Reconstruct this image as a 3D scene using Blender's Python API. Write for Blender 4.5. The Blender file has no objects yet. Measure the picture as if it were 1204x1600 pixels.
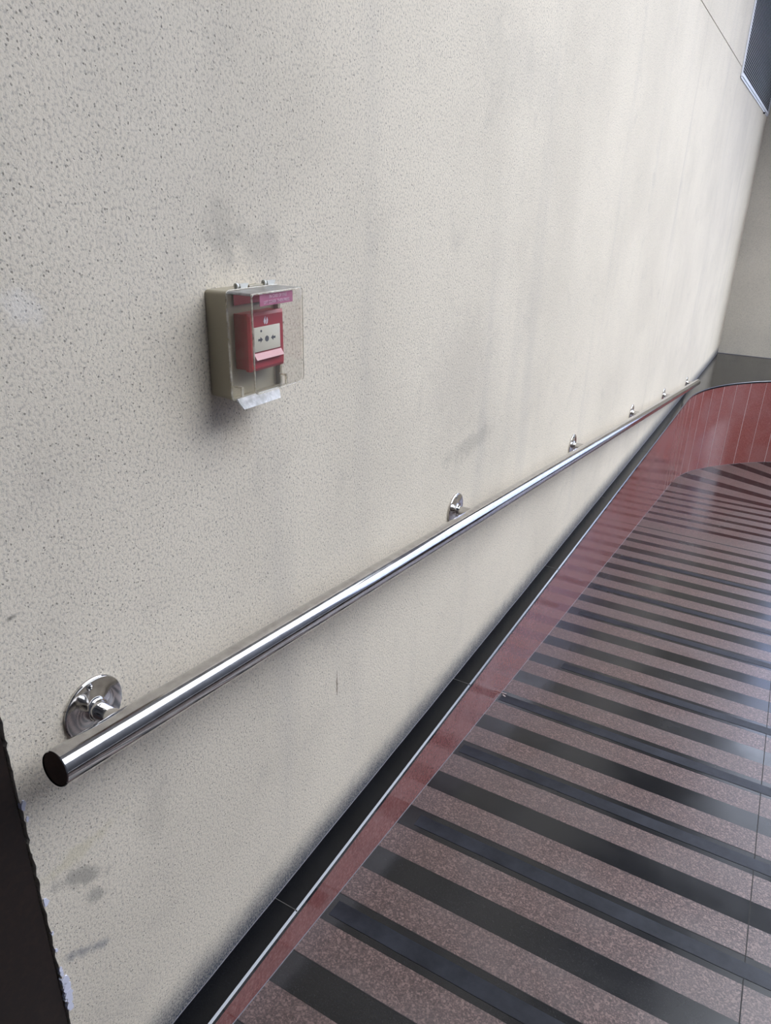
import bpy, bmesh, math, random
from mathutils import Vector, Matrix
random.seed(7)

# ------------------------------------------------------------------ camera, sky, light
S = 0.8            # one modelling unit (camera-to-wall distance) in metres
CZ = 1.544         # camera height above the curb top
def P(x, y, z): return Vector((x*S, y*S, z*S + CZ))

scn = bpy.context.scene
COL = scn.collection
def mk_camera():
    f = 1124.2046
    cx, cy = 602.0, 800.0
    V = Vector((528-cx, 3396-cy, f)).normalized()
    Yc = Vector((1298-cx, 333-cy, f)).normalized()
    Zc = -V
    Xc = Yc.cross(Zc).normalized()
    Yc = Zc.cross(Xc).normalized()
    def w(c): return Vector((Xc.dot(c), Yc.dot(c), Zc.dot(c)))
    right, up, back = w(Vector((1,0,0))), w(Vector((0,-1,0))), w(Vector((0,0,-1)))
    m = Matrix((right, up, back)).transposed().to_4x4()
    m.translation = P(1, 0, 0)
    cam = bpy.data.cameras.new('camera')
    cam.sensor_fit = 'VERTICAL'; cam.sensor_height = 24.0
    cam.lens = 24.0*f/1600.0
    cam.clip_start = 0.02
    o = bpy.data.objects.new('camera', cam); COL.objects.link(o)
    o.matrix_world = m
    scn.camera = o
mk_camera()

scn.view_settings.view_transform = 'Standard'
scn.view_settings.look = 'None'
scn.view_settings.gamma = 1.0
scn.view_settings.use_curve_mapping = False
scn.view_settings.exposure = 0.0

SKY = 7.9
world = bpy.data.worlds.new('overcast_sky'); scn.world = world
world.use_nodes = True
wn, wl = world.node_tree.nodes, world.node_tree.links
bg = wn['Background']; bg.inputs['Strength'].default_value = SKY
tc = wn.new('ShaderNodeTexCoord'); sep = wn.new('ShaderNodeSeparateXYZ'); cr = wn.new('ShaderNodeValToRGB')
wl.new(tc.outputs['Generated'], sep.inputs[0]); wl.new(sep.outputs['Z'], cr.inputs[0]); wl.new(cr.outputs[0], bg.inputs['Color'])
cr.color_ramp.elements[0].position = 0.0; cr.color_ramp.elements[0].color = (0.70, 0.79, 1.0, 1)
cr.color_ramp.elements[1].position = 0.8; cr.color_ramp.elements[1].color = (0.88, 0.93, 1.0, 1)

# ------------------------------------------------------------------ materials
def mat(name, col=(0.5,0.5,0.5), rough=0.5, metal=0.0, spec=0.5):
    m = bpy.data.materials.new(name); m.use_nodes = True
    b = m.node_tree.nodes['Principled BSDF']
    b.inputs['Base Color'].default_value = (*col, 1)
    b.inputs['Roughness'].default_value = rough
    b.inputs['Metallic'].default_value = metal
    b.inputs['Specular IOR Level'].default_value = spec
    return m, m.node_tree.nodes, m.node_tree.links, b
def mth(n, l, op, a, b=None, c=None, clamp=False):
    k = n.new('ShaderNodeMath'); k.operation = op; k.use_clamp = clamp
    for i, v in enumerate((a, b, c)):
        if v is None: continue
        if isinstance(v, (int, float)): k.inputs[i].default_value = v
        else: l.new(v, k.inputs[i])
    return k.outputs[0]
def noise(n, l, vec, scale, detail=3.0, rough=0.5, scl=None):
    if scl is not None:
        mp = n.new('ShaderNodeMapping'); mp.inputs['Scale'].default_value = scl
        l.new(vec, mp.inputs['Vector']); vec = mp.outputs[0]
    t = n.new('ShaderNodeTexNoise'); t.inputs['Scale'].default_value = scale
    t.inputs['Detail'].default_value = detail; t.inputs['Roughness'].default_value = rough
    l.new(vec, t.inputs['Vector']); return t.outputs['Fac']
def ramp(n, l, fac, stops):
    r = n.new('ShaderNodeValToRGB')
    e = r.color_ramp.elements
    while len(e) < len(stops): e.new(0.5)
    for i, (p, c) in enumerate(stops):
        e[i].position = p; e[i].color = (*c, 1) if len(c) == 3 else c
    l.new(fac, r.inputs[0]); return r.outputs[0]
def mix(n, l, fac, a, b, mode='MIX'):
    k = n.new('ShaderNodeMix'); k.data_type = 'RGBA'; k.blend_type = mode
    if isinstance(fac, (int, float)): k.inputs[0].default_value = fac
    else: l.new(fac, k.inputs[0])
    for i, v in ((6, a), (7, b)):
        if isinstance(v, tuple): k.inputs[i].default_value = (*v, 1)
        else: l.new(v, k.inputs[i])
    return k.outputs[2]
def smooth(n, l, v, lo, hi, a=0.0, b=1.0):
    k = n.new('ShaderNodeMapRange'); k.interpolation_type = 'SMOOTHSTEP'
    k.inputs['From Min'].default_value = lo; k.inputs['From Max'].default_value = hi
    k.inputs['To Min'].default_value = a; k.inputs['To Max'].default_value = b
    l.new(v, k.inputs['Value']); return k.outputs[0]

def plaster(name, base, stains=True):
    m, n, l, b = mat(name, base, 0.92, 0, 0.12)
    tc = n.new('ShaderNodeTexCoord'); O = tc.outputs['Object']
    sp = n.new('ShaderNodeSeparateXYZ'); l.new(O, sp.inputs[0]); X, Y, Z = sp.outputs
    fine = noise(n, l, O, 210, 3, 0.65)
    pits = noise(n, l, O, 190, 2, 0.5)
    pv = n.new('ShaderNodeTexVoronoi'); pv.inputs['Scale'].default_value = 150; l.new(O, pv.inputs['Vector'])
    pitmask = mth(n, l, 'MULTIPLY', smooth(n, l, pv.outputs['Distance'], 0.34, 0.12), smooth(n, l, pits, 0.48, 0.60))
    big = noise(n, l, O, 1.7, 4, 0.55)
    med = noise(n, l, O, 7, 4, 0.6)
    streak = noise(n, l, O, 3.0, 3, 0.5, (1, 1.6, 0.18))
    col = mix(n, l, smooth(n, l, big, 0.35, 0.7), base, tuple(c*0.90 for c in base))
    col = mix(n, l, smooth(n, l, med, 0.55, 0.75, 0, 0.16), col, (0.30, 0.28, 0.26))
    col = mix(n, l, smooth(n, l, streak, 0.55, 0.75, 0, 0.22), col, (0.42, 0.39, 0.36))
    col = mix(n, l, smooth(n, l, fine, 0.34, 0.52, 0.46, 0.0), col, (0.22, 0.20, 0.18))
    col = mix(n, l, mth(n, l, 'MULTIPLY', pitmask, 0.62), col, (0.12, 0.11, 0.10))
    if stains:
        breakup = noise(n, l, O, 26, 5, 0.7)
        def stain(y, z, ry, rz, amt, c, tilt=0.0):
            nonlocal col
            yy = mth(n, l, 'SUBTRACT', Y, y*S); zz = mth(n, l, 'SUBTRACT', Z, z*S + CZ)
            zz = mth(n, l, 'SUBTRACT', zz, mth(n, l, 'MULTIPLY', yy, tilt))
            yy = mth(n, l, 'DIVIDE', yy, ry*S); zz = mth(n, l, 'DIVIDE', zz, rz*S)
            d = mth(n, l, 'SQRT', mth(n, l, 'ADD', mth(n, l, 'MULTIPLY', yy, yy), mth(n, l, 'MULTIPLY', zz, zz)))
            d = mth(n, l, 'ADD', d, mth(n, l, 'MULTIPLY', mth(n, l, 'SUBTRACT', breakup, 0.5), 2.6))
            f = smooth(n, l, d, 1.15, 0.25, 0.0, amt)
            col = mix(n, l, f, col, c)
        g = (0.22, 0.205, 0.18)
        stain(0.605, -1.245, 0.07, 0.030, 0.62, g, -0.62)
        stain(0.63, -1.32, 0.035, 0.030, 0.55, g, -0.6)
        stain(0.588, -1.437, 0.060, 0.020, 0.75, (0.22, 0.215, 0.22), -0.63)
        stain(0.72, -1.02, 0.05, 0.03, 0.28, g)
        stain(0.80, -1.25, 0.06, 0.08, 0.18, g)
        stain(1.22, -0.09, 0.14, 0.05, 0.20, g, -0.2)
        stain(1.12, -0.05, 0.05, 0.09, 0.25, g)
        stain(2.45, -0.84, 0.26, 0.05, 0.30, g, 0.02)
        stain(2.30, -0.55, 0.35, 0.25, 0.16, (0.34, 0.30, 0.27))
        stain(2.70, 0.42, 0.45, 0.16, 0.15, (0.33, 0.31, 0.28))
        stain(1.52, -1.36, 0.006, 0.055, 0.8, (0.16, 0.12, 0.08))
        stain(0.60, -1.18, 0.12, 0.02, 0.3, (0.50, 0.44, 0.26))
        stain(0.57, -0.63, 0.012, 0.006, 0.75, (0.10, 0.09, 0.08))
        stain(0.68, -0.16, 0.04, 0.035, 0.28, (0.78, 0.75, 0.73), -0.3)
        stain(1.00, 0.05, 0.25, 0.5, 0.06, (0.3, 0.3, 0.3))
        # yellowish drip marks under the cover box
        stain(1.14, -0.44, 0.06, 0.10, 0.22, (0.42, 0.33, 0.22))
        # dark bluish band along the foot of the wall, ragged upper edge
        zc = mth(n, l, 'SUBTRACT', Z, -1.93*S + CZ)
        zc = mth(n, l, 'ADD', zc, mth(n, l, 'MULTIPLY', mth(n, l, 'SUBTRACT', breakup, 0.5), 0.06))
        band = smooth(n, l, zc, 0.120, 0.0, 0.0, 1.0)
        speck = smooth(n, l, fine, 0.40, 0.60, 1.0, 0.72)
        col = mix(n, l, mth(n, l, 'MULTIPLY', band, speck), col, (0.045, 0.055, 0.080))
        # hairline plaster seam running up the wall
        wob = mth(n, l, 'MULTIPLY', mth(n, l, 'SUBTRACT', noise(n, l, O, 2.5, 3), 0.5), 0.10)
        ys = mth(n, l, 'ABSOLUTE', mth(n, l, 'SUBTRACT', mth(n, l, 'ADD', Y, wob), 6.08*S))
        col = mix(n, l, smooth(n, l, ys, 0.006, 0.001, 0, 0.38), col, (0.25, 0.22, 0.20))
    l.new(col, b.inputs['Base Color'])
    hgt = mth(n, l, 'SUBTRACT', mth(n, l, 'ADD', mth(n, l, 'MULTIPLY', fine, 0.9), mth(n, l, 'MULTIPLY', pits, 0.7)), mth(n, l, 'MULTIPLY', pitmask, 0.9))
    bp = n.new('ShaderNodeBump'); bp.inputs['Strength'].default_value = 0.6; bp.inputs['Distance'].default_value = 0.0015
    l.new(hgt, bp.inputs['Height']); l.new(bp.outputs[0], b.inputs['Normal'])
    return m
M = {}
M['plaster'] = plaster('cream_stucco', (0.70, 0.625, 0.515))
M['plaster_back'] = plaster('cream_stucco_end', (0.58, 0.53, 0.45), False)

def granite(name, c1, c2, c3, rough, scale=260, rough_var=0.0, spec=0.5, dust=None, bump=0.0, amt=1.0):
    m, n, l, b = mat(name, c1, rough, 0, spec)
    tc = n.new('ShaderNodeTexCoord'); O = tc.outputs['Object']
    f = noise(n, l, O, scale, 3, 0.7)
    v = n.new('ShaderNodeTexVoronoi'); v.inputs['Scale'].default_value = scale*0.8; l.new(O, v.inputs['Vector'])
    sv = n.new('ShaderNodeSeparateColor'); l.new(v.outputs['Color'], sv.inputs[0])
    col = ramp(n, l, f, [(0.36, c2), (0.52, c1), (0.68, c3)])
    col = mix(n, l, smooth(n, l, sv.outputs[0], 0.80, 0.90, 0, 0.6*amt), col, c3)
    col = mix(n, l, smooth(n, l, sv.outputs[1], 0.80, 0.90, 0, 0.6*amt), col, c2)
    big = noise(n, l, O, 3.5, 4, 0.6)
    if dust:
        col = mix(n, l, smooth(n, l, big, 0.40, 0.70, 0.0, dust[1]), col, dust[0])
    l.new(col, b.inputs['Base Color'])
    if rough_var:
        l.new(smooth(n, l, big, 0.3, 0.7, rough-rough_var, rough+rough_var), b.inputs['Roughness'])
    if bump:
        bp = n.new('ShaderNodeBump'); bp.inputs['Strength'].default_value = bump; bp.inputs['Distance'].default_value = 0.001
        l.new(f, bp.inputs['Height']); l.new(bp.outputs[0], b.inputs['Normal'])
    return m
M['pink'] = granite('rough_pink_granite', (0.085, 0.054, 0.050), (0.030, 0.020, 0.020), (0.21, 0.14, 0.128), 0.36, 230, 0.05, 0.58, ((0.10, 0.080, 0.078), 0.35), 0.15)
M['black'] = granite('black_granite', (0.008, 0.008, 0.009), (0.005, 0.005, 0.006), (0.016, 0.016, 0.017), 0.22, 300, 0.06, 0.42, ((0.018, 0.017, 0.017), 0.5), 0.0, 0.5)
M['coping'] = granite('polished_black_granite', (0.004, 0.0045, 0.006), (0.003, 0.003, 0.0035), (0.009, 0.009, 0.010), 0.12, 300, 0.04, 0.28, ((0.010, 0.011, 0.013), 0.4), 0.0, 0.3)
M['red'] = granite('polished_red_granite', (0.20, 0.055, 0.047), (0.14, 0.040, 0.035), (0.27, 0.11, 0.10), 0.15, 150, 0.04, 0.5, ((0.23, 0.105, 0.10), 0.5), 0.0, 0.4)
M['jamb'] = granite('dark_brown_stone', (0.012, 0.0055, 0.0035), (0.008, 0.004, 0.003), (0.018, 0.009, 0.006), 0.5, 120)
M['grout'] = mat('pale_grout', (0.40, 0.33, 0.32), 0.8)[0]
M['caulk'] = mat('pale_sealant', (0.17, 0.16, 0.18), 0.7)[0]
M['arris'] = mat('granite_arris_painted_glint', (0.075, 0.085, 0.115), 0.2, 0, 0.7)[0]  # paler than the coping stone: sky glint along the nose put into the colour
M['seam'] = mat('brown_seam', (0.075, 0.07, 0.065), 0.7)[0]
M['joint'] = mat('dark_joint', (0.012, 0.011, 0.011), 0.8)[0]
M['lilac_paint'] = mat('flaking_white_paint', (0.62, 0.62, 0.72), 0.7)[0]
M['concrete'] = granite('grey_concrete', (0.07, 0.07, 0.08), (0.06, 0.06, 0.065), (0.09, 0.09, 0.09), 0.9, 60)
M['dark_facade'] = mat('dark_facade', (0.035, 0.037, 0.045), 0.6)[0]
M['blue_reflector'] = mat('blue_grey_reflector', (0.42, 0.46, 0.62), 0.6)[0]
M['pale_added_slab'] = mat('pale_added_slab', (0.55, 0.56, 0.58), 0.8)[0]

def steel():
    m, n, l, b = mat('polished_stainless_steel', (0.60, 0.585, 0.575), 0.13, 1.0)
    tc = n.new('ShaderNodeTexCoord'); O = tc.outputs['Object']
    s = noise(n, l, O, 8, 4, 0.6)
    l.new(smooth(n, l, s, 0.3, 0.75, 0.07, 0.14), b.inputs['Roughness'])
    sm = noise(n, l, O, 40, 3, 0.6)
    col = ramp(n, l, sm, [(0.35, (0.52, 0.505, 0.50)), (0.6, (0.64, 0.625, 0.61))])
    l.new(col, b.inputs['Base Color'])
    return m
M['steel'] = steel()
M['dark_steel'] = mat('shadowed_screw_hole', (0.02, 0.02, 0.02), 0.4, 0.6)[0]

def anti_slip():
    m, n, l, b = mat('dark_grey_anti_slip_tape', (0.055, 0.06, 0.075), 0.42, 0, 0.25)
    tc = n.new('ShaderNodeTexCoord'); O = tc.outputs['Object']
    f = noise(n, l, O, 500, 2); g = noise(n, l, O, 9, 4, 0.65)
    col = ramp(n, l, g, [(0.35, (0.006, 0.007, 0.011)), (0.65, (0.020, 0.022, 0.030))])
    l.new(col, b.inputs['Base Color'])
    bp = n.new('ShaderNodeBump'); bp.inputs['Strength'].default_value = 0.3; bp.inputs['Distance'].default_value = 0.0008
    l.new(f, bp.inputs['Height']); l.new(bp.outputs[0], b.inputs['Normal'])
    return m
M['tape'] = anti_slip()

def clear_plastic(name, tint, haze, haze_col=(0.7,0.7,0.68), rough=0.04):
    m = bpy.data.materials.new(name); m.use_nodes = True
    n, l = m.node_tree.nodes, m.node_tree.links
    for k in list(n): n.remove(k)
    out = n.new('ShaderNodeOutputMaterial'); tr = n.new('ShaderNodeBsdfTransparent'); tr.inputs[0].default_value = (*tint, 1)
    gl = n.new('ShaderNodeBsdfGlossy'); gl.inputs['Roughness'].default_value = rough
    df = n.new('ShaderNodeBsdfDiffuse'); df.inputs[0].default_value = (*haze_col, 1)
    fr = n.new('ShaderNodeFresnel')
    ge = n.new('ShaderNodeNewGeometry')      # same reflectance seen from either side of the thin sheet
    l.new(mth(n, l, 'ADD', mth(n, l, 'MULTIPLY', ge.outputs['Backfacing'], 1/1.45-1.45), 1.45), fr.inputs['IOR'])
    m1 = n.new('ShaderNodeMixShader'); m1.inputs[0].default_value = haze
    tc = n.new('ShaderNodeTexCoord'); sc = noise(n, l, tc.outputs['Object'], 60, 4, 0.7)
    l.new(smooth(n, l, sc, 0.35, 0.75, haze*0.6, min(1, haze*1.6)), m1.inputs[0])
    l.new(tr.outputs[0], m1.inputs[1]); l.new(df.outputs[0], m1.inputs[2])
    m2 = n.new('ShaderNodeMixShader'); l.new(fr.outputs[0], m2.inputs[0]); l.new(m1.outputs[0], m2.inputs[1]); l.new(gl.outputs[0], m2.inputs[2])
    l.new(m2.outputs[0], out.inputs[0]); return m
M['clear'] = clear_plastic('clear_polycarbonate', (0.985, 0.98, 0.97), 0.012)
M['dusty'] = clear_plastic('dust_covered_polycarbonate', (0.7, 0.7, 0.68), 0.62, (0.36, 0.36, 0.355), 0.3)
M['rim'] = clear_plastic('moulded_polycarbonate_rim', (0.92, 0.88, 0.78), 0.45, (0.78, 0.74, 0.66), 0.1)
M['tab'] = clear_plastic('worn_polycarbonate_tab', (0.95, 0.95, 0.95), 0.75, (0.85, 0.85, 0.86), 0.12)
M['tray'] = mat('aged_cream_plastic', (0.36, 0.32, 0.235), 0.45)[0]
M['hinge'] = mat('pale_hinge_plastic', (0.62, 0.61, 0.56), 0.4)[0]
M['alarm_red'] = mat('alarm_red_plastic', (0.42, 0.045, 0.055), 0.38)[0]
M['plate_red'] = mat('deep_red_sticker', (0.33, 0.03, 0.04), 0.45)[0]
M['pink_label'] = mat('faded_pink_sticker', (0.50, 0.16, 0.27), 0.4)[0]
M['label_text'] = mat('pale_pink_print', (0.86, 0.58, 0.70), 0.5)[0]
M['panel'] = mat('cream_push_panel', (0.74, 0.70, 0.58), 0.4)[0]
M['panel_mark'] = mat('dark_grey_print', (0.09, 0.09, 0.10), 0.5)[0]
M['emblem'] = mat('white_print', (0.85, 0.72, 0.78), 0.5)[0]
M['pink_lens'] = mat('pale_pink_strip', (0.66, 0.30, 0.32), 0.25)[0]
M['white_metal'] = mat('white_painted_metal', (0.80, 0.81, 0.86), 0.5)[0]
M['louvre'] = mat('grey_painted_louvres', (0.52, 0.52, 0.56), 0.6)[0]
M['louvre_dark'] = mat('dark_void_behind_louvres', (0.02, 0.02, 0.025), 0.8)[0]

# ------------------------------------------------------------------ mesh helpers
def obj(name, bm, material, parent=None, smooth_shade=False, mats=None, loc=None):
    bmesh.ops.recalc_face_normals(bm, faces=bm.faces[:])
    if loc is not None:
        bmesh.ops.translate(bm, verts=bm.verts[:], vec=-Vector(loc))
    me = bpy.data.meshes.new(name); bm.to_mesh(me); bm.free()
    for k in (mats or [material]): me.materials.append(k)
    if smooth_shade:
        for p in me.polygons: p.use_smooth = True
        try: me.set_sharp_from_angle(angle=math.radians(38))
        except Exception: pass
    o = bpy.data.objects.new(name, me); COL.objects.link(o)
    if parent is not None: o.parent = parent
    if loc is not None: o.location = loc
    return o
def thing(name, label, cat, loc=(0,0,0), group=None):
    o = bpy.data.objects.new(name, None); COL.objects.link(o); o.location = loc
    o.empty_display_size = 0.05
    o['label'] = label; o['category'] = cat
    if group: o['group'] = group
    return o
def tag(o, label, cat, group=None):
    o['label'] = label; o['category'] = cat
    if group: o['group'] = group
    return o
def structure(o): o['kind'] = 'structure'; return o
def box(bm, x0, x1, y0, y1, z0, z1, mi=0, scale=True):
    f = P if scale else (lambda a, b, c: Vector((a, b, c)))
    v = [bm.verts.new(f(x, y, z)) for x in (x0, x1) for y in (y0, y1) for z in (z0, z1)]
    for q in ((0,1,3,2), (4,6,7,5), (0,4,5,1), (2,3,7,6), (0,2,6,4), (1,5,7,3)):
        fc = bm.faces.new([v[i] for i in q]); fc.material_index = mi
    return v
def bevel(bm, w, seg=2):
    bmesh.ops.bevel(bm, geom=bm.edges[:], offset=w, segments=seg, affect='EDGES', profile=0.5)
def frame_for(d):
    d = d.normalized(); a = Vector((0,0,1)) if abs(d.z) < 0.9 else Vector((1,0,0))
    u = d.cross(a).normalized(); return u, d.cross(u).normalized()
def lathe(bm, base, axis, prof, n=48, mi=0):
    """prof: (distance along axis, radius) in metres"""
    axis = axis.normalized(); u, v = frame_for(axis); rings = []
    for t, r in prof:
        c = base + axis*t
        if r < 1e-6: rings.append([bm.verts.new(c)])
        else: rings.append([bm.verts.new(c + (u*math.cos(2*math.pi*i/n) + v*math.sin(2*math.pi*i/n))*r) for i in range(n)])
    for a, b in zip(rings[:-1], rings[1:]):
        for i in range(n):
            j = (i+1) % n
            vs = [a[i % len(a)], a[j % len(a)], b[j % len(b)], b[i % len(b)]]
            vs2 = []
            for w in vs:
                if w not in vs2: vs2.append(w)
            if len(vs2) > 2:
                f = bm.faces.new(vs2); f.material_index = mi
def tube(bm, pts, r, n=10, mi=0):
    rings = []
    for i, p in enumerate(pts):
        d = (pts[min(i+1, len(pts)-1)] - pts[max(i-1, 0)])
        u, v = frame_for(d)
        rings.append([bm.verts.new(p + (u*math.cos(2*math.pi*k/n) + v*math.sin(2*math.pi*k/n))*r) for k in range(n)])
    for a, b in zip(rings[:-1], rings[1:]):
        for k in range(n):
            f = bm.faces.new([a[k], a[(k+1) % n], b[(k+1) % n], b[k]]); f.material_index = mi
    bm.faces.new(rings[0]).material_index = mi; bm.faces.new(rings[-1][::-1]).material_index = mi

# ------------------------------------------------------------------ setting: walls
RZ0, RS = -1.938, -0.1144          # ramp height line: z = RZ0 + RS*y
def rz(y): return RZ0 + RS*y

# left wall with the recessed horizontal joint and ragged near edge
bm = bmesh.new()
y0, y1 = 0.52, 11.72
zb, zj0, zj1, zt = -3.2, 1.203, 1.2095, 6.0
# ragged arris at the near end
zs = [-3.2, -2.2]; z = -2.2
while z < -0.3: z += random.uniform(0.006, 0.022); zs.append(z)
zs.append(zj0)
def arr(z): return y0 + random.uniform(-0.0022, 0.0022) if -2.2 < z < -0.3 else y0
front = [bm.verts.new(P(0, arr(z), z)) for z in zs]
far = [bm.verts.new(P(0, y1, z)) for z in zs]
backv = [bm.verts.new(P(-0.25, y0-0.002, z)) for z in zs]
for i in range(len(zs)-1):
    bm.faces.new([front[i], far[i], far[i+1], front[i+1]])
    bm.faces.new([backv[i], front[i], front[i+1], backv[i+1]])
def quad(bm, a, b, c, d, mi=0):
    f = bm.faces.new([bm.verts.new(P(*a)), bm.verts.new(P(*b)), bm.verts.new(P(*c)), bm.verts.new(P(*d))]); f.material_index = mi; return f
g = -0.008
quad(bm, (0,y0,zj0), (0,y1,zj0), (g,y1,zj0), (g,y0,zj0))
quad(bm, (g,y0,zj0), (g,y1,zj0), (g,y1,zj1), (g,y0,zj1), 1)
quad(bm, (g,y0,zj1), (g,y1,zj1), (0,y1,zj1), (0,y0,zj1))
quad(bm, (0,y0,zj1), (0,y1,zj1), (0,y1,zt), (0,y0,zt))
quad(bm, (-0.25,y0,zj0), (0,y0,zj0), (0,y0,zt), (-0.25,y0,zt))
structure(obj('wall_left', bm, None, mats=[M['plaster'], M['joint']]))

bm = bmesh.new(); box(bm, -0.3, 1.5, 11.70, 11.95, -3.2, 6.0)
structure(obj('wall_back', bm, M['plaster_back']))

# dark stone door jamb where the wall ends, beside the camera
bm = bmesh.new(); box(bm, -0.25, -0.004, -1.2, 0.515, -3.2, 3.2)
structure(obj('door_1', bm, M['jamb']))
# paint flakes left on the plaster arris
bm = bmesh.new()
def flake(y, z, ry, rzz):
    k = random.randint(6, 9); pts = []; xf = random.uniform(0.001, 0.0035)
    for i in range(k):
        a = 2*math.pi*i/k; q = random.uniform(0.55, 1.1)
        pts.append((y + ry*q*math.cos(a), z + rzz*q*math.sin(a)))
    top = [bm.verts.new(P(xf, a, b)) for a, b in pts]; bot = [bm.verts.new(P(-0.004-xf, a, b)) for a, b in pts]
    bm.faces.new(top); bm.faces.new(bot[::-1])
    for i in range(k): bm.faces.new([top[i], top[(i+1) % k], bot[(i+1) % k], bot[i]])
for (y, z, a, b, c) in ((0.522,-0.99,0.005,0.012,2), (0.523,-1.015,0.004,0.008,1), (0.523,-1.225,0.006,0.010,2), (0.521,-1.315,0.003,0.006,1), (0.521,-1.355,0.004,0.006,1),
                     (0.524,-1.425,0.005,0.010,2), (0.526,-1.452,0.009,0.014,3), (0.528,-1.48,0.010,0.014,3), (0.527,-1.505,0.011,0.014,3), (0.526,-1.535,0.008,0.012,2)):
    for _ in range(c): flake(y+random.uniform(-.002,.003), z+random.uniform(-.008,.008), a, b)
structure(obj('trim_1', bm, M['lilac_paint']))

# ------------------------------------------------------------------ setting: curb
CX, CY, R0 = 2.28, 8.44, 2.2
TOPZ = -1.93
XL = CX - R0          # x of the curb face on the straight run
def curb_path(off=0.0, ystart=-1.6, n=40, amax=66):
    pts = [(XL + off, y) for y in [ystart + (CY-ystart)*i/24 for i in range(25)]]
    for i in range(1, n+1):
        a = math.radians(amax)*i/n
        pts.append((CX - (R0-off)*math.cos(a), CY + (R0-off)*math.sin(a)))
    return pts
def path_floor_z(x, y):
    if y <= CY and x < 1.0: return rz(y)
    a = math.degrees(math.atan2(y-CY, CX-x))
    table = [(0,-2.903), (10,-2.935), (18,-2.955), (26,-2.98), (34,-2.995), (42,-3.0), (200,-3.0)]
    for (a0, z0), (a1, z1) in zip(table[:-1], table[1:]):
        if a <= a1: return z0 + (z1-z0)*max(0,(a-a0))/(a1-a0)
    return -3.0
# coping (polished black slabs, a small rounded nose over the face)
bm = bmesh.new()
nose = curb_path(0.003); T = 0.020; r = 0.006
r = 0.0068
prof = [(-0.010, TOPZ - T), (0.0, TOPZ - T), (0.0, TOPZ - 0.0040), (-r, TOPZ)]
rows = []
for dx, zz in prof:
    rows.append([bm.verts.new(P(x, y, zz)) for x, y in curb_path(0.003 + dx)])
for a, b in zip(rows[:-1], rows[1:]):
    for i in range(len(a)-1): bm.faces.new([a[i], a[i+1], b[i+1], b[i]])
edge = rows[-1]
pth = curb_path(0.003 - r)
wallv = [bm.verts.new(P(-0.02, y, TOPZ)) if i < 25 else None for i, (x, y) in enumerate(pth)]
for i in range(24): bm.faces.new([wallv[i], wallv[i+1], edge[i+1], edge[i]])
# platform beyond the bend, out to both walls
prev_back = wallv[24]
n_arc = len(pth) - 25
for i in range(25, len(pth)):
    x, y = pth[i]
    t = (i-24)/n_arc
    tx, ty = (-0.02, CY + (11.75-CY)*min(1, t*3.0)) if t*3.0 <= 1 else (-0.02 + (4.0)*(t*3.0-1)/2.0, 11.75)
    nb = bm.verts.new(P(tx, ty, TOPZ))
    bm.faces.new([prev_back, nb, edge[i], edge[i-1]]); prev_back = nb
bm.normal_update()
for f in bm.faces:
    if 0.3 < abs(f.normal.z) < 0.97: f.material_index = 1
structure(obj('trim_2', bm, None, mats=[M['coping'], M['arris']]))
# slab joints of the coping
bm = bmesh.new()
for k in range(-2, 7):
    y = 1.18 + 1.27*k
    if y > 8.0: continue
    box(bm, -0.01, XL + 0.0025, y, y + 0.0022, TOPZ - 0.002, TOPZ + 0.0006)
    box(bm, XL - 0.003, XL + 0.0036, y, y + 0.0022, TOPZ - T, TOPZ - 0.004)
a0 = P(XL-0.003, 8.2, TOPZ)
box(bm, 0.0, 0.62, 8.95, 8.953, TOPZ-0.001, TOPZ+0.0006) if False else None
structure(obj('trim_3', bm, M['seam']))
# red face
bm = bmesh.new(); pa = curb_path(0.0)
up = [bm.verts.new(P(x, y, TOPZ - T + 0.001)) for x, y in pa]
dn = [bm.verts.new(P(x, y, -3.15)) for x, y in pa]
for i in range(len(pa)-1): bm.faces.new([dn[i], dn[i+1], up[i+1], up[i]])
structure(obj('wall_curb', bm, M['red'], smooth_shade=True))
# joints between the narrow red slabs of the bend and the wider ones of the straight run
bm = bmesh.new()
def vjoint(x, y, nx, ny, w=0.0028, e=0.0012):
    tx, ty = -ny, nx
    zb = path_floor_z(x, y)
    c = [(x - tx*w/2, y - ty*w/2), (x + tx*w/2, y + ty*w/2)]
    o_ = [(a + nx*e, b + ny*e) for a, b in c]
    v = [bm.verts.new(P(a, b, zz)) for zz in (zb, TOPZ - T + 0.0005) for a, b in (c + o_[::-1])]
    for i in range(4): bm.faces.new([v[i], v[(i+1) % 4], v[4+(i+1) % 4], v[4+i]])
    bm.faces.new(v[:4]); bm.faces.new(v[4:][::-1])
for k in range(3):
    vjoint(XL, 7.85 + 0.21*k, 1, 0, 0.003)
for k in range(0, 16):
    a = 0.235*k/R0 - 0.04
    vjoint(CX - R0*math.cos(a), CY + R0*math.sin(a), math.cos(a), -math.sin(a), 0.0050 if k % 2 else 0.0035)
structure(obj('trim_4', bm, M['grout']))
# sealant bead where the curb meets the paving, and under the plaster
bm = bmesh.new()
tube(bm, [P(x+0.0, y, path_floor_z(x, y)) for x, y in curb_path(0.001)], 0.0013, 6)
pts = [P(0.0, 0.5+0.1*i, TOPZ + 0.0015 + random.uniform(-0.0008, 0.0012)) for i in range(112)]
tube(bm, pts, 0.0016, 6)
tube(bm, [P(0.0+0.1*i, 11.70, TOPZ+0.002) for i in range(28)], 0.005, 6)
structure(obj('trim_5', bm, M['caulk'], smooth_shade=True))

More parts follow.
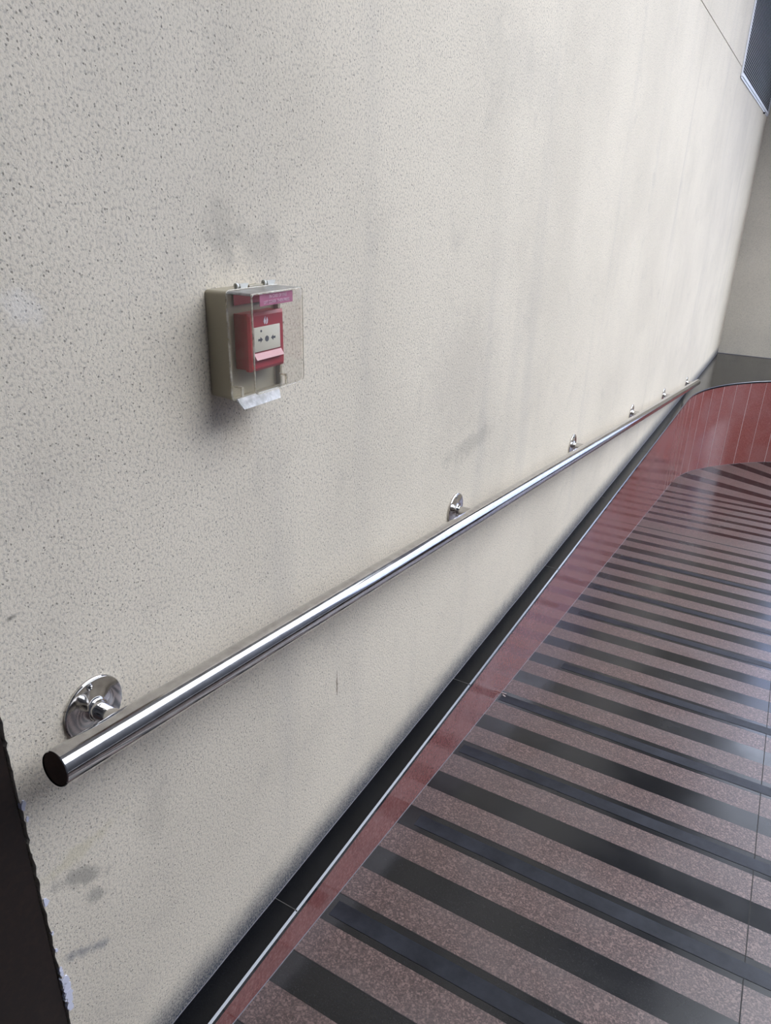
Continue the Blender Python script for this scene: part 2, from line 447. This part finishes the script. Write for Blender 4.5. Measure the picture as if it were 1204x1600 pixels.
# ------------------------------------------------------------------ setting: striped ramp paving
PITCH = 0.2535; C0 = 1.098; HW = 0.058
XR = 2.6
bounds = []        # (left x, left y, right x, right y, z left/right, material after this line)
YS = []
k = -10
for k in range(-10, 28):
    if k == 21: continue                     # the slab where the strip is missing
    c = C0 + PITCH*k
    hw = HW if k < 19 else 0.045
    YS.append((c-hw, c+hw, k))
lines = []
for a, b, k in YS: lines += [((XL-0.01, a), (XR, a), rz(a), 'dark'), ((XL-0.01, b), (XR, b), rz(b), 'light')]
def fan(x, y, ang, z, nxt):
    t = math.radians(ang); L = 2.9
    return ((x - 0.02*math.cos(t), y - 0.02*math.sin(t)), (x + L*math.cos(t), y + L*math.sin(t)), z, nxt)
lines += [fan(0.091, 8.223, -4.6, -2.880, 'dark'), fan(0.083, 8.428, -7.4, -2.900, 'light'),
          fan(0.106, 8.775, -13.6, -2.930, 'dark'), fan(0.156, 9.012, -17.4, -2.950, 'light'),
          fan(0.267, 9.328, -21.6, -2.975, 'dark'), fan(0.372, 9.535, -25.1, -2.985, 'light'),
          fan(0.562, 9.815, -29.4, -3.0, 'dark'), fan(0.681, 9.951, -32.8, -3.0, 'light'),
          fan(0.860, 10.129, -37.5, -3.0, 'dark'), fan(1.00, 10.24, -41.0, -3.0, 'light'),
          fan(1.25, 10.39, -46.0, -3.0, 'dark'), fan(1.42, 10.47, -50.0, -3.0, 'light'), fan(2.6, 10.63, -80.0, -3.0, 'light')]
bm = bmesh.new()
first = ((XL-0.01, -1.7), (XR, -1.7), rz(-1.7), 'light')
seq = [first] + lines
for A, B in zip(seq[:-1], seq[1:]):
    nseg = 6
    for i in range(nseg):
        t0, t1 = i/nseg, (i+1)/nseg
        def pt(L, t): return (L[0][0]+(L[1][0]-L[0][0])*t, L[0][1]+(L[1][1]-L[0][1])*t, L[2])
        quad(bm, pt(A,t0), pt(A,t1), pt(B,t1), pt(B,t0), 1 if A[3] == 'dark' else 0)
bmesh.ops.remove_doubles(bm, verts=bm.verts[:], dist=1e-5)
for f in bm.faces:
    if f.normal.z < 0: f.normal_flip()
structure(obj('floor', bm, None, mats=[M['pink'], M['black']]))

# thin open joints in the paving: along the run and beside the missing strip
bm = bmesh.new()
def fl(x0, ya, x1, yb, w):
    d = Vector((x1-x0, yb-ya)).normalized(); nx, ny = -d.y*w/2, d.x*w/2
    v = [bm.verts.new(P(x, y, rz(y)+e)) for e in (0.0004, -0.004) for x, y in ((x0+nx, ya+ny), (x1+nx, yb+ny), (x1-nx, yb-ny), (x0-nx, ya-ny))]
    bm.faces.new(v[:4]); bm.faces.new(v[4:][::-1])
    for i in range(4): bm.faces.new([v[i], v[(i+1) % 4], v[4+(i+1) % 4], v[4+i]])
fl(1.277, -1.5, 1.277, 7.9, 0.0035)
fl(XL, 6.375, XR, 6.375, 0.024)
for k, (a, b, kk) in enumerate(YS):
    if kk in (-1, 0, 1, 3, 5): fl(XL, b+0.001, 1.3, b+0.001, 0.003)
structure(obj('trim_6', bm, M['joint']))

# ------------------------------------------------------------------ unseen surroundings, shaped to light and shade the ramp
bm = bmesh.new(); box(bm, XR, XR+0.15, -1.7, 7.9, -3.2, TOPZ+0.05)
structure(obj('wall_parapet', bm, M['dark_facade']))
bm = bmesh.new(); box(bm, XR+0.15, 24, -6, 26, -3.3, -3.05); box(bm, -0.3, 24, 12.0, 26, -3.3, -3.05); box(bm, 0, XR+0.15, 7.8, 12, -3.3, -3.06)
structure(obj('ground', bm, M['concrete']))
bm = bmesh.new(); box(bm, -0.25, 1.6, -1.7, -1.5, -3.2, 4.0); box(bm, 1.6, 7.0, -1.7, -1.5, -3.2, 4.0)
structure(obj('wall_behind', bm, M['dark_facade']))
bm = bmesh.new(); box(bm, -0.25, 7.0, -1.7, 0.9, 2.5, 2.8); box(bm, -0.25, 1.9, 1.2, 12, 3.4, 3.7)
structure(obj('added_soffit', bm, M['pale_added_slab']))  # unseen slabs added to narrow the sky opening over the wall
bm = bmesh.new(); box(bm, 8.0, 9.0, -4, 12, -3.3, 4.5)
structure(obj('added_wall_right', bm, M['dark_facade']))  # unseen wall, height and length set to cut off low sky light
bm = bmesh.new(); box(bm, -4.0, 16, 20, 21, -3.3, 4.6)
structure(obj('reflector_wall', bm, M['blue_reflector']))  # unseen facade added for the bluish reflection on the far floor
bm = bmesh.new(); box(bm, -0.25, 3.4, 8.29, 11.7, 2.62, 2.8)
structure(obj('added_canopy', bm, M['pale_added_slab']))  # unseen canopy slab added to shade the wall below the vent

# ------------------------------------------------------------------ louvred unit high on the wall by the far corner
t = thing('louvre_vent', 'grey louvred ventilation unit mounted high on the wall by the far corner', 'vent', P(0, 8.2, 1.12))
L0 = P(0, 8.2, 1.12)
def rel(o, root): o.location = Vector(o.location) - Vector(root.location); return o
vy0, vy1, vz0, vz1, vx = 8.25, 11.66, 1.135, 2.61, 0.016
bm = bmesh.new()
box(bm, 0.002, vx, vy0, vy0+0.025, vz0, vz1)
box(bm, 0.002, vx, vy1-0.05, vy1, vz0, vz1)
box(bm, 0.002, vx, vy0+0.06, vy1-0.05, vz0+0.008, vz0+0.032)
box(bm, 0.002, vx, vy0+0.06, vy1-0.05, vz1-0.03, vz1)
rel(obj('frame', bm, M['white_metal'], t), t)
bm = bmesh.new(); box(bm, 0.002, vx-0.008, vy0+0.02, vy1-0.03, vz0-0.012, vz0+0.008)
rel(obj('drip_rail', bm, M['white_metal'], t), t)
bm = bmesh.new()
z = vz0 + 0.040
while z < vz1 - 0.03:
    v = [P(vx-0.010, vy0+0.025, z+0.008), P(vx-0.016, vy1-0.05, z+0.008), P(vx-0.002, vy1-0.05, z-0.002), P(vx-0.002, vy0+0.025, z-0.002)]
    w = [bm.verts.new(q) for q in v] + [bm.verts.new(q - Vector((0,0,0.003))) for q in v]
    bm.faces.new(w[:4]); bm.faces.new(w[4:][::-1])
    for i in range(4): bm.faces.new([w[i], w[(i+1) % 4], w[4+(i+1) % 4], w[4+i]])
    z += 0.0235
rel(obj('louvres', bm, M['louvre'], t), t)
bm = bmesh.new(); box(bm, 0.003, 0.006, vy0+0.05, vy1-0.04, vz0+0.02, vz1-0.02)
rel(obj('backing', bm, M['louvre_dark'], t), t)
bm = bmesh.new(); lathe(bm, P(0.010, 11.1, vz0-0.012), Vector((0,0,-1)), [(0,0.0), (0,0.012), (0.014,0.012), (0.014,0)], 14)
rel(obj('drain_plug', bm, M['dark_steel'], t), t)

# ------------------------------------------------------------------ handrail
X0, Z0r, RS2, RR = 0.0965, -0.808, -0.1134, 0.03225
def rail(y): return P(X0, y, Z0r + RS2*y)
adir = (rail(2) - rail(1)).normalized()
root = thing('handrail', 'long polished stainless steel handrail on round wall brackets sloping along the cream wall', 'handrail', rail(0.535))
bm = bmesh.new()
yn, yf = 0.535, 8.86
Lr = (rail(yf)-rail(yn)).length; r = RR*S
n = 96
lathe(bm, rail(yn), adir, [(0.0, r-0.0012), (0.0012, r), (Lr-0.001, r), (Lr, r-0.001)], n)
rel(obj('tube', bm, M['steel'], root, True), root)
bm = bmesh.new(); lathe(bm, rail(yn), adir, [(0.0012, 0), (0.0012, r-0.0022), (0.004, r-0.002), (0.004, 0)], 64)
o = rel(obj('end_cap', bm, M['steel'], root), root); 
bm = bmesh.new(); lathe(bm, rail(yf), adir, [(-0.004, 0), (-0.004, r-0.002), (-0.0005, r-0.0012), (-0.0005, 0)], 64)
rel(obj('end_cap', bm, M['steel'], root), root)
FR = 0.0640*S
def bracket(y):
    c = P(0, y, Z0r + RS2*y)
    ax = Vector((1, 0, 0))
    bm = bmesh.new()
    ar = 0.0165*S
    lathe(bm, c, ax, [(0.004, 0), (0.004, ar), (X0*S - RR*S*0.7, ar), (X0*S - RR*S*0.7, 0)], 40)
    b = obj('bracket', bm, M['steel'], root, True, loc=c); b.location = c - Vector(root.location)
    bm = bmesh.new()
    lathe(bm, c, ax, [(0, 0), (0, FR*0.985), (0.0045, FR), (0.0060, FR-0.0012), (0.0064, FR-0.003), (0.0068, FR*0.70), (0.0080, ar*1.55), (0.0105, ar*1.22), (0.0130, ar*1.12), (0.0175, ar*1.10), (0.0185, ar*1.04), (0.0185, ar*0.98)], 64)
    fl_ = obj('flange', bm, M['steel'], b, True, loc=c); fl_.location = (0, 0, 0)
    for a in (96, 276):
        q = c + Vector((0.0064, math.cos(math.radians(a))*FR*0.80, math.sin(math.radians(a))*FR*0.80))
        bm = bmesh.new()
        lathe(bm, q, ax, [(0, 0), (0, 0.0055), (0.0012, 0.0052), (0.0018, 0.0040), (0.0012, 0.0018), (0.0004, 0.0)], 18)
        lathe(bm, q + ax*0.0012, ax, [(0.0, 0.0), (0.0, 0.0019), (0.0008, 0.0019), (0.0008, 0.0)], 12, 1)
        s_ = obj('screw', bm, None, b, True, [M['steel'], M['dark_steel']], loc=c); s_.location = (0, 0, 0)
    return b
for y in (0.688, 2.334, 3.965, 5.62, 7.09, 8.645): bracket(y)

# ------------------------------------------------------------------ anti-slip tapes
for kk, x0_, x1_, dy in tuple((q[0]-1,) + q[1:] for q in ((2, 0.10, 1.9, 0.0), (4, 0.142, 1.9, 0.0), (6, 0.10, 1.9, 0.0), (8, 0.092, 1.9, -0.005), (10, 0.26, 1.9, 0.0), (13, 0.15, 1.9, 0.0), (15, 0.12, 1.9, 0.0), (18, 0.14, 1.9, 0.0), (0, 0.2, 1.9, 0.0))):
    c = C0 + PITCH*kk + dy
    bm = bmesh.new()
    vs = []
    w = 0.031; e = 0.0012; nx = 30
    top = []
    for i in range(nx+1):
        x = x0_ + (x1_-x0_)*i/nx
        j = random.uniform(-0.0006, 0.0006)
        top.append([bm.verts.new(P(x, y, rz(y)+e)) for y in (c-w+j, c+w+j)] + [bm.verts.new(P(x, y, rz(y)+0.0001)) for y in (c-w+j, c+w+j)])
    for a, b in zip(top[:-1], top[1:]):
        bm.faces.new([a[0], b[0], b[1], a[1]]); bm.faces.new([a[0], a[2], b[2], b[0]]); bm.faces.new([a[1], b[1], b[3], a[3]])
    for a in (top[0], top[-1]): bm.faces.new([a[0], a[1], a[3], a[2]])
    where = {0: 'on the black paving strip closest to the camera', 2: 'on the third black strip counted from the bottom of the view', 4: 'with a clear square end, on the fifth black strip from the bottom',
             6: 'on the seventh black paving strip from the bottom', 8: 'starting right at the white chip beside the curb', 10: 'on the eleventh black strip, starting well away from the curb',
             13: 'on the fourteenth black strip in the middle of the ramp', 15: 'on the sixteenth black strip of the ramp', 18: 'farthest away down the ramp, on the nineteenth black strip'}[kk+1]
    o = obj('anti_slip_tape', bm, M['tape'], loc=P(x0_, c, rz(c)))
    tag(o, 'grey anti-slip tape ' + where, 'tape', 'anti-slip tapes on the black paving strips')

# ------------------------------------------------------------------ fire call point cover
by0, by1, bz0, bz1 = 1.062, 1.222, -0.372, -0.163
def rrect(ya, yb, za, zb, r, n=6, rt=None):
    rt = r if rt is None else rt; pts = []
    for (cy, cz, a0, rr_) in ((yb, zb, 0, rt), (ya, zb, 90, rt), (ya, za, 180, r), (yb, za, 270, r)):
        sy = -1 if cy == yb else 1; sz = -1 if cz == zb else 1
        for i in range(n+1):
            a = math.radians(a0 + 90*i/n)
            pts.append((cy + sy*rr_ + rr_*math.cos(a), cz + sz*rr_ + rr_*math.sin(a)))
    return pts
def ring(bm, x, pts): return [bm.verts.new(P(x, a, b)) for a, b in pts]
def bridge(bm, A, B, mi=0, top_mi=None):
    n_ = len(A)
    for i in range(n_):
        f = bm.faces.new([A[i], A[(i+1) % n_], B[(i+1) % n_], B[i]])
        f.material_index = mi
        if top_mi is not None:
            zc = sum(v.co.z for v in f.verts)/4; f.material_index = top_mi if zc > (bz1*S + CZ - 0.0035) else mi
origin = P(0, (by0+by1)/2, (bz0+bz1)/2)
cov = thing('call_point_cover', 'clear plastic hinged weather cover box on the wall above the handrail', 'protective cover', origin)
def part(name, bm, m, par, sm=False, mats=None):
    o = obj(name, bm, m, par, sm, mats, loc=origin); o.location = (0,0,0); return o
# back tray
TX = 0.055; tw = 0.0045
bm = bmesh.new()
o0 = ring(bm, 0.001, rrect(by0+0.002, by1-0.002, bz0+0.002, bz1-0.001, 0.008)); o1 = ring(bm, TX, rrect(by0, by1, bz0, bz1, 0.008))
i1 = ring(bm, TX, rrect(by0+tw, by1-tw, bz0+tw, bz1-tw, 0.005)); i0 = ring(bm, 0.044, rrect(by0+tw, by1-tw, bz0+tw, bz1-tw, 0.005))
bridge(bm, o0, o1); bridge(bm, o1, i1); bridge(bm, i1, i0); bm.faces.new(i0); bm.faces.new(o0[::-1])
part('back_tray', bm, M['tray'], cov)
# clear lid shell, its underside rising towards the front
FX = 0.1155; th = 0.003; fz0 = -0.352
bm = bmesh.new()
a0 = ring(bm, TX+0.0008, rrect(by0, by1, bz0, bz1, 0.010, rt=0.006)); a1 = ring(bm, FX-0.003, rrect(by0, by1, fz0, bz1, 0.012, rt=0.006)); a2 = ring(bm, FX, rrect(by0+0.003, by1-0.003, fz0+0.003, bz1-0.003, 0.010, rt=0.005))
b0 = ring(bm, TX+0.0008, rrect(by0+th, by1-th, bz0+th, bz1-th, 0.008, rt=0.004)); b1 = ring(bm, FX-0.004, rrect(by0+th, by1-th, fz0+th, bz1-th, 0.009, rt=0.004))
bridge(bm, a0, a1, 0, 1); bridge(bm, a1, a2, 2); bm.faces.new(a2)
bridge(bm, b1, b0, 0); bm.faces.new(b1[::-1]); bridge(bm, b0, a0, 2)
lid = part('clear_lid', bm, None, cov, False, [M['clear'], M['dusty'], M['rim']])
# moulded rim where lid meets tray, front left arris bead and inner stiffening marks
bm = bmesh.new()
pts = rrect(by0-0.001, by1+0.001, bz0-0.001, bz1+0.001, 0.010)
tube(bm, [P(TX, a, b) for a, b in pts] + [P(TX, *pts[0])], 0.0010, 6)
fp = rrect(by0+0.001, by1-0.001, fz0+0.001, bz1-0.001, 0.012, rt=0.005)
tube(bm, [P(FX-0.001, a, b) for a, b in fp] + [P(FX-0.001, *fp[0])], 0.0008, 6)
# small ledges moulded inside the foot of the lid
box(bm, TX+0.002, TX+0.02, by0+0.006, by0+0.012, -0.345, -0.342); box(bm, TX+0.018, TX+0.021, by0+0.006, by0+0.012, -0.362, -0.342)
box(bm, TX+0.002, TX+0.02, by1-0.012, by1-0.006, -0.345, -0.342); box(bm, TX+0.018, TX+0.021, by1-0.012, by1-0.006, -0.362, -0.342)
part('rim', bm, M['rim'], lid)
# lift tab under the lid
bm = bmesh.new()
prof = [(0.060, -0.3685), (0.066, -0.3755), (0.073, -0.3885), (0.0755, -0.3885), (0.0685, -0.3745), (0.064, -0.3675)]
ya, yb = 1.068, 1.197
va = [bm.verts.new(P(x, ya + (0.006 if z < -0.38 else 0), z)) for x, z in prof]; vb = [bm.verts.new(P(x, yb - (0.006 if z < -0.38 else 0), z)) for x, z in prof]
for i in range(6): bm.faces.new([va[i], vb[i], vb[(i+1) % 6], va[(i+1) % 6]])
bm.faces.new(va[::-1]); bm.faces.new(vb)
o = part('lift_tab', bm, M['tab'], lid); o['label'] = 'scuffed whitish lift tab'
# hinges on top
for yc in (1.115, 1.198):
    bm = bmesh.new()
    lathe(bm, P(0.050, yc-0.019, bz1+0.0065), Vector((0,1,0)), [(0, 0.0018), (0, 0.0042), (0.004, 0.0042), (0.004, 0.0018)], 18)
    box(bm, 0.047, 0.053, yc-0.019, yc-0.014, bz1-0.001, bz1+0.003)
    v = [(yc-0.012, 0.0100), (yc+0.014, 0.0100), (yc+0.009, 0.0005), (yc-0.009, 0.0005)]
    A = [bm.verts.new(P(0.049, a, bz1+b)) for a, b in v]; B = [bm.verts.new(P(0.055, a, bz1+b)) for a, b in v]
    bm.faces.new(A); bm.faces.new(B[::-1])
    for i in range(4): bm.faces.new([A[i], A[(i+1) % 4], B[(i+1) % 4], B[i]])
    part('hinge', bm, M['hinge'], cov)
bm = bmesh.new(); tube(bm, [P(0.049, 1.135, bz1+0.003), P(0.049, 1.180, bz1+0.003)], 0.0022, 8)
part('hinge_pin', bm, M['tray'], cov)
# red sticker on the tray front lip and the pink lettered sticker behind the lid front
bm = bmesh.new(); box(bm, 0.048, 0.0495, by0+0.028, by1-0.006, -0.192, -0.167)
o = part('red_sticker', bm, M['plate_red'], cov)
bm = bmesh.new(); box(bm, FX-0.0052, FX-0.0044, 1.091, 1.193, -0.1885, -0.1665)
lab = part('instruction_sticker', bm, M['pink_label'], lid); lab['label'] = 'faded pink lettered sticker'
def text(body, size, y, z, x, m, par, name, align='CENTER', orig=None, squeeze=1.0):
    cu = bpy.data.curves.new(name, 'FONT'); cu.body = body; cu.size = size*S; cu.align_x = align; cu.align_y = 'CENTER'; cu.extrude = 0.00012
    tmp = bpy.data.objects.new('tmp', cu)
    COL.objects.link(tmp); bpy.context.view_layer.update()
    me = bpy.data.meshes.new_from_object(tmp.evaluated_get(bpy.context.evaluated_depsgraph_get()))
    COL.objects.unlink(tmp); bpy.data.objects.remove(tmp)
    # text x -> world +y, text y -> world +z, facing +x
    Mx = Matrix(((0,0,1,0), (squeeze,0,0,0), (0,1,0,0), (0,0,0,1)))
    me.transform(Matrix.Translation(P(x, y, z) - (orig if orig is not None else origin)) @ Mx)
    me.materials.append(m)
    o = bpy.data.objects.new(name, me); COL.objects.link(o); o.parent = par; return o
text('IN CASE OF FIRE', 0.0082, 1.146, -0.1728, FX-0.0040, M['label_text'], lab, 'lettering', squeeze=0.9)
text('LIFT COVER  THEN PRESS', 0.0082, 1.142, -0.1828, FX-0.0040, M['label_text'], lab, 'lettering', squeeze=0.86)

# ------------------------------------------------------------------ call point inside the cover
mo = P(0.0445, 1.142, -0.262)
mcp = thing('fire_call_point', 'red manual fire alarm call point with cream press panel inside the clear cover', 'fire alarm', mo)
def mpart(name, bm, m, par, sm=False, mats=None):
    o = obj(name, bm, m, par, sm, mats, loc=mo); o.location = (0,0,0); return o
my0, my1, mz0, mz1 = 1.088, 1.199, -0.317, -0.205
bm = bmesh.new(); box(bm, 0.0445, 0.072, my0+0.003, my1-0.003, mz0+0.003, mz1-0.002); bevel(bm, 0.0012, 2)
mpart('back_box', bm, M['alarm_red'], mcp, True)
bm = bmesh.new()
# bezel with a sunk window for the panel and a sloping strip below it
py0, py1, pz0, pz1 = 1.1005, 1.1815, -0.279, -0.232
A = [bm.verts.new(P(0.0725, a, b)) for a, b in rrect(my0, my1, mz0, mz1, 0.004)]
B = [bm.verts.new(P(0.0800, a, b)) for a, b in rrect(my0, my1, mz0, mz1, 0.004)]
C_ = [bm.verts.new(P(0.0840, a, b)) for a, b in rrect(my0+0.005, my1-0.005, mz0+0.006, mz1-0.006, 0.003)]
bm.faces.new(A[::-1]); bridge(bm, A, B); bridge(bm, B, C_)
bm.faces.new(C_)
mpart('bezel', bm, M['alarm_red'], mcp, False)
bm = bmesh.new(); box(bm, 0.083, 0.0846, py0-0.001, py1+0.0015, pz0-0.0015, pz1+0.0015)
mpart('panel_recess', bm, M['plate_red'], mcp)
bm = bmesh.new(); box(bm, 0.0835, 0.0865, py0, py1, pz0, pz1); bevel(bm, 0.0006, 2)
pan = mpart('press_panel', bm, M['panel'], mcp, True); pan['label'] = 'cream press panel with arrows and dot'
bm = bmesh.new()
v = [(0.0845, pz0-0.003), (0.0925, pz0-0.0145), (0.0845, pz0-0.017)]
A = [bm.verts.new(P(x, py0-0.001, z)) for x, z in v]; B = [bm.verts.new(P(x, py1+0.004, z)) for x, z in v]
bm.faces.new(A); bm.faces.new(B[::-1])
for i in range(3): bm.faces.new([A[i], A[(i+1) % 3], B[(i+1) % 3], B[i]])
o = mpart('lower_strip', bm, M['pink_lens'], mcp); o['label'] = 'pale pink sloping strip'
bm = bmesh.new()
FXp = 0.0868
def disc(cy, cz, r, n=20, x=FXp, rz_=None):
    lathe(bm, P(x-0.0004, cy, cz), Vector((1,0,0)), [(0, 0), (0, r*S), (0.0004, r*S), (0.0004, 0)], n)
def poly(pts, x=FXp):
    A = [bm.verts.new(P(x, a, b)) for a, b in pts]; B = [bm.verts.new(P(x-0.0006, a, b)) for a, b in pts]
    bm.faces.new(A); bm.faces.new(B[::-1])
    for i in range(len(pts)): bm.faces.new([A[i], A[(i+1) % len(pts)], B[(i+1) % len(pts)], B[i]])
cz = -0.2565
disc(1.1385, cz, 0.0058)
for s, c in ((1, 1.119), (-1, 1.158)):
    poly([(c - s*0.0075, cz+0.0022), (c - s*0.0005, cz+0.0022), (c - s*0.0005, cz+0.0055), (c + s*0.0065, cz), (c - s*0.0005, cz-0.0055), (c - s*0.0005, cz-0.0022), (c - s*0.0075, cz-0.0022)])
disc(1.1215, -0.2400, 0.0024)
mpart('arrow_print', bm, M['panel_mark'], pan)
bm = bmesh.new()
ex = 0.0846; ec, ez = 1.1395, -0.2215
poly([(ec-0.004, ez-0.0075), (ec-0.007, ez-0.002), (ec-0.005, ez+0.003), (ec-0.001, ez+0.008), (ec-0.0015, ez+0.002), (ec+0.001, ez-0.001), (ec-0.001, ez-0.005)], ex)
poly([(ec, ez-0.0075), (ec+0.002, ez-0.003), (ec+0.002, ez+0.002), (ec+0.0045, ez+0.006), (ec+0.007, ez+0.0005), (ec+0.006, ez-0.005), (ec+0.003, ez-0.0075)], ex)
mpart('flame_emblem', bm, M['emblem'], mcp)

# ------------------------------------------------------------------ small debris
bm = bmesh.new()
def chip(x, y, s1, s2, ang):
    ca, sa = math.cos(ang), math.sin(ang); k = 6; pts = []
    for i in range(k):
        a = 2*math.pi*i/k; q = random.uniform(0.7, 1.1); u, v_ = s1*q*math.cos(a), s2*q*math.sin(a)
        pts.append((x + u*ca - v_*sa, y + u*sa + v_*ca))
    A = [bm.verts.new(P(a, b, rz(b)+0.0035)) for a, b in pts]; B = [bm.verts.new(P(a, b, rz(b))) for a, b in pts]
    bm.faces.new(A); bm.faces.new(B[::-1])
    for i in range(k): bm.faces.new([A[i], A[(i+1) % k], B[(i+1) % k], B[i]])
chip(0.097, 2.905, 0.016, 0.004, 0.15); chip(0.104, 2.885, 0.012, 0.005, -0.4)
tag(obj('paint_chip', bm, M['grout'], loc=P(0.1, 2.9, rz(2.9))), 'small white paint chip lying against the curb at the end of a black strip', 'debris')
